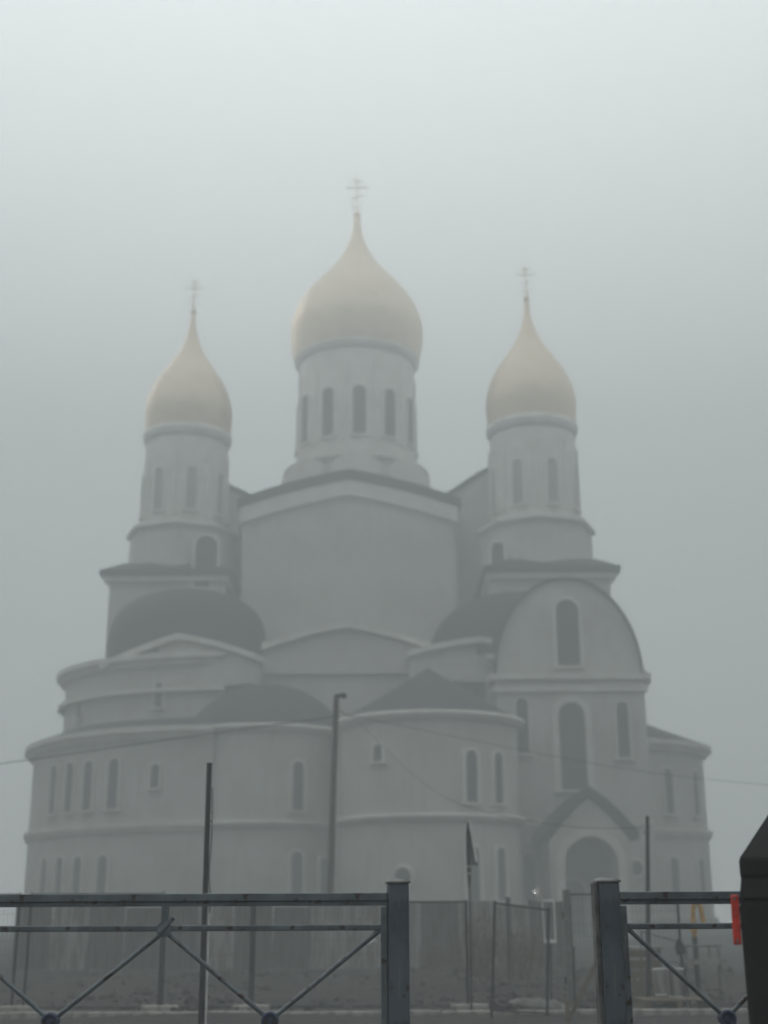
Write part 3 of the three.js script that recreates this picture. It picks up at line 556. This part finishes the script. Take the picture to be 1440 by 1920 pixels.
{
  const t = thing('crate', 'slatted wooden crate with a pale top edge beside the right railing post', 'crate', [4.72, 0.0, -25.2], 0.04);
  for (let k = 0; k < 5; k++) mesh('slat', rbox(0.66, 0.13, 0.022, 0.004, 0, 0.13 + k * 0.18, 0.28), MAT.wood, t);
  for (const [x, z] of [[-0.31, 0.25], [0.31, 0.25], [-0.31, -0.25], [0.31, -0.25]]) mesh('corner_post', rbox(0.055, 0.93, 0.055, 0.004, x, 0.465, z), MAT.wood, t);
  mesh('lid', rbox(0.72, 0.028, 0.62, 0.005, 0, 0.946, 0), MAT.sheet, t);
}
{
  const t = thing('yellow_pipe', 'yellow bent gas pipe rising behind the right railing', 'pipe', [6.18, 0.0, -27]);
  mesh('riser', tube([V(0, 0, 0), V(0, 0.7, 0), V(0, 1.3, 0), V(0.01, 1.62, 0), V(0.06, 1.76, 0), V(0.14, 1.72, 0), V(0.18, 1.5, 0), V(0.2, 1.36, 0)], 0.045, 60, 14), MAT.yellow, t);
  mesh('flange', [cyl(0.075, 0.075, 0.05, 0, 1.2, 0, 16)], MAT.yellow, t); mesh('sleeve', [cyl(0.055, 0.055, 1.1, 0, 0, 0, 16)], MAT.darkSteel, t);
}
{
  const t = thing('shovel', 'dark shovel standing blade up behind the right railing brace', 'shovel', [5.33, -0.04, -24], 0);
  mesh('handle', bar(V(0, 0, 0), V(-0.1, 0.92, 0), 0.02, 8), MAT.darkSteel, t);
  mesh('blade', [at(extrude([[-0.075, 0], [0.075, 0], [0.085, 0.14], [0.04, 0.24], [0, 0.265], [-0.04, 0.24], [-0.085, 0.14]], 0.012, 0.003), -0.105, 0.9, 0, 0.2, 0.1)], MAT.darkSteel, t);
}
{
  const t = thing('trestle', 'low site barrier with one pale board behind the right railing', 'barrier', [5.85, 0.0, -25]);
  mesh('board', rbox(0.86, 0.1, 0.03, 0.005, 0, 0.7, 0.04), MAT.tarp, t);
  for (const s of [-1, 1]) { mesh('leg', bar(V(s * 0.33, 0, 0.14), V(s * 0.3, 0.98, 0), 0.022, 8), MAT.steel, t); mesh('leg', bar(V(s * 0.33, 0, -0.3), V(s * 0.3, 0.95, -0.02), 0.022, 8), MAT.steel, t); }
  mesh('top_rail', bar(V(-0.34, 0.98, 0), V(0.36, 0.98, 0), 0.02, 8), MAT.steel, t); mesh('upright', bar(V(-0.08, 0.75, 0), V(-0.08, 0.98, 0), 0.016, 8), MAT.steel, t); mesh('upright', bar(V(0.12, 0.75, 0), V(0.12, 0.98, 0), 0.016, 8), MAT.steel, t);
}
{
  const t = thing('thin_pipe', 'thin pale pipe sloping down right above the crate', 'pipe', [4.72, 1.24, -25]);
  mesh('rod', bar(V(0, 0, 0), V(0.72, -0.2, 0.1), 0.013, 8), MAT.steel, t); mesh('prop', bar(V(0.68, -0.2, 0.1), V(0.74, -1.24, 0.1), 0.014, 8), MAT.darkSteel, t);
  mesh('prop', bar(V(0.02, 0, 0), V(0, -1.24, -0.3), 0.014, 8), MAT.darkSteel, t);
}
{ // the one lit lamp on the church wall
  const t = thing('wall_lamp', 'tiny lit white lamp on the church wall left of the porch', 'lamp', [9.55, 2.8, -85.8]);
  mesh('bracket', box(0.08, 0.16, 0.18, 0, 0.06, -0.1), MAT.darkSteel, t);
  const glow = std({ color: 0xffffff, emissive: new THREE.Color(1, 0.98, 0.94), emissiveIntensity: 1.6 });
  const b = mesh('bulb', new THREE.SphereGeometry(0.05, 14, 10), glow, t); b.castShadow = false;
  const l = new THREE.PointLight(new THREE.Color(1, 0.97, 0.92), 0.18, 30, 2); l.position.set(0, 0, 0.12); l.castShadow = true; t.add(l);
}
{ // a scrap of pale tape caught on the wire
  const g = new THREE.PlaneGeometry(0.3, 0.045, 24, 2), p = g.attributes.position;
  for (let i = 0; i < p.count; i++) { const x = p.getX(i), y = p.getY(i), a = x * 9; p.setXYZ(i, x * 0.55 + 0.02 * Math.sin(x * 20), -Math.abs(x) * 0.75 + y * Math.cos(a), y * Math.sin(a) + 0.03 * Math.cos(x * 14)); }
  g.computeVertexNormals(); MAT.tarp.side = THREE.DoubleSide;
  const o = mesh('tape_scrap', g, MAT.white2); o.position.set(-0.2, 1.16, -22.96); o.userData = { label: 'small scrap of pale tape caught on the mesh left of the railing post', category: 'tape' }; scene.add(o);
}
renderer.render(scene, camera);
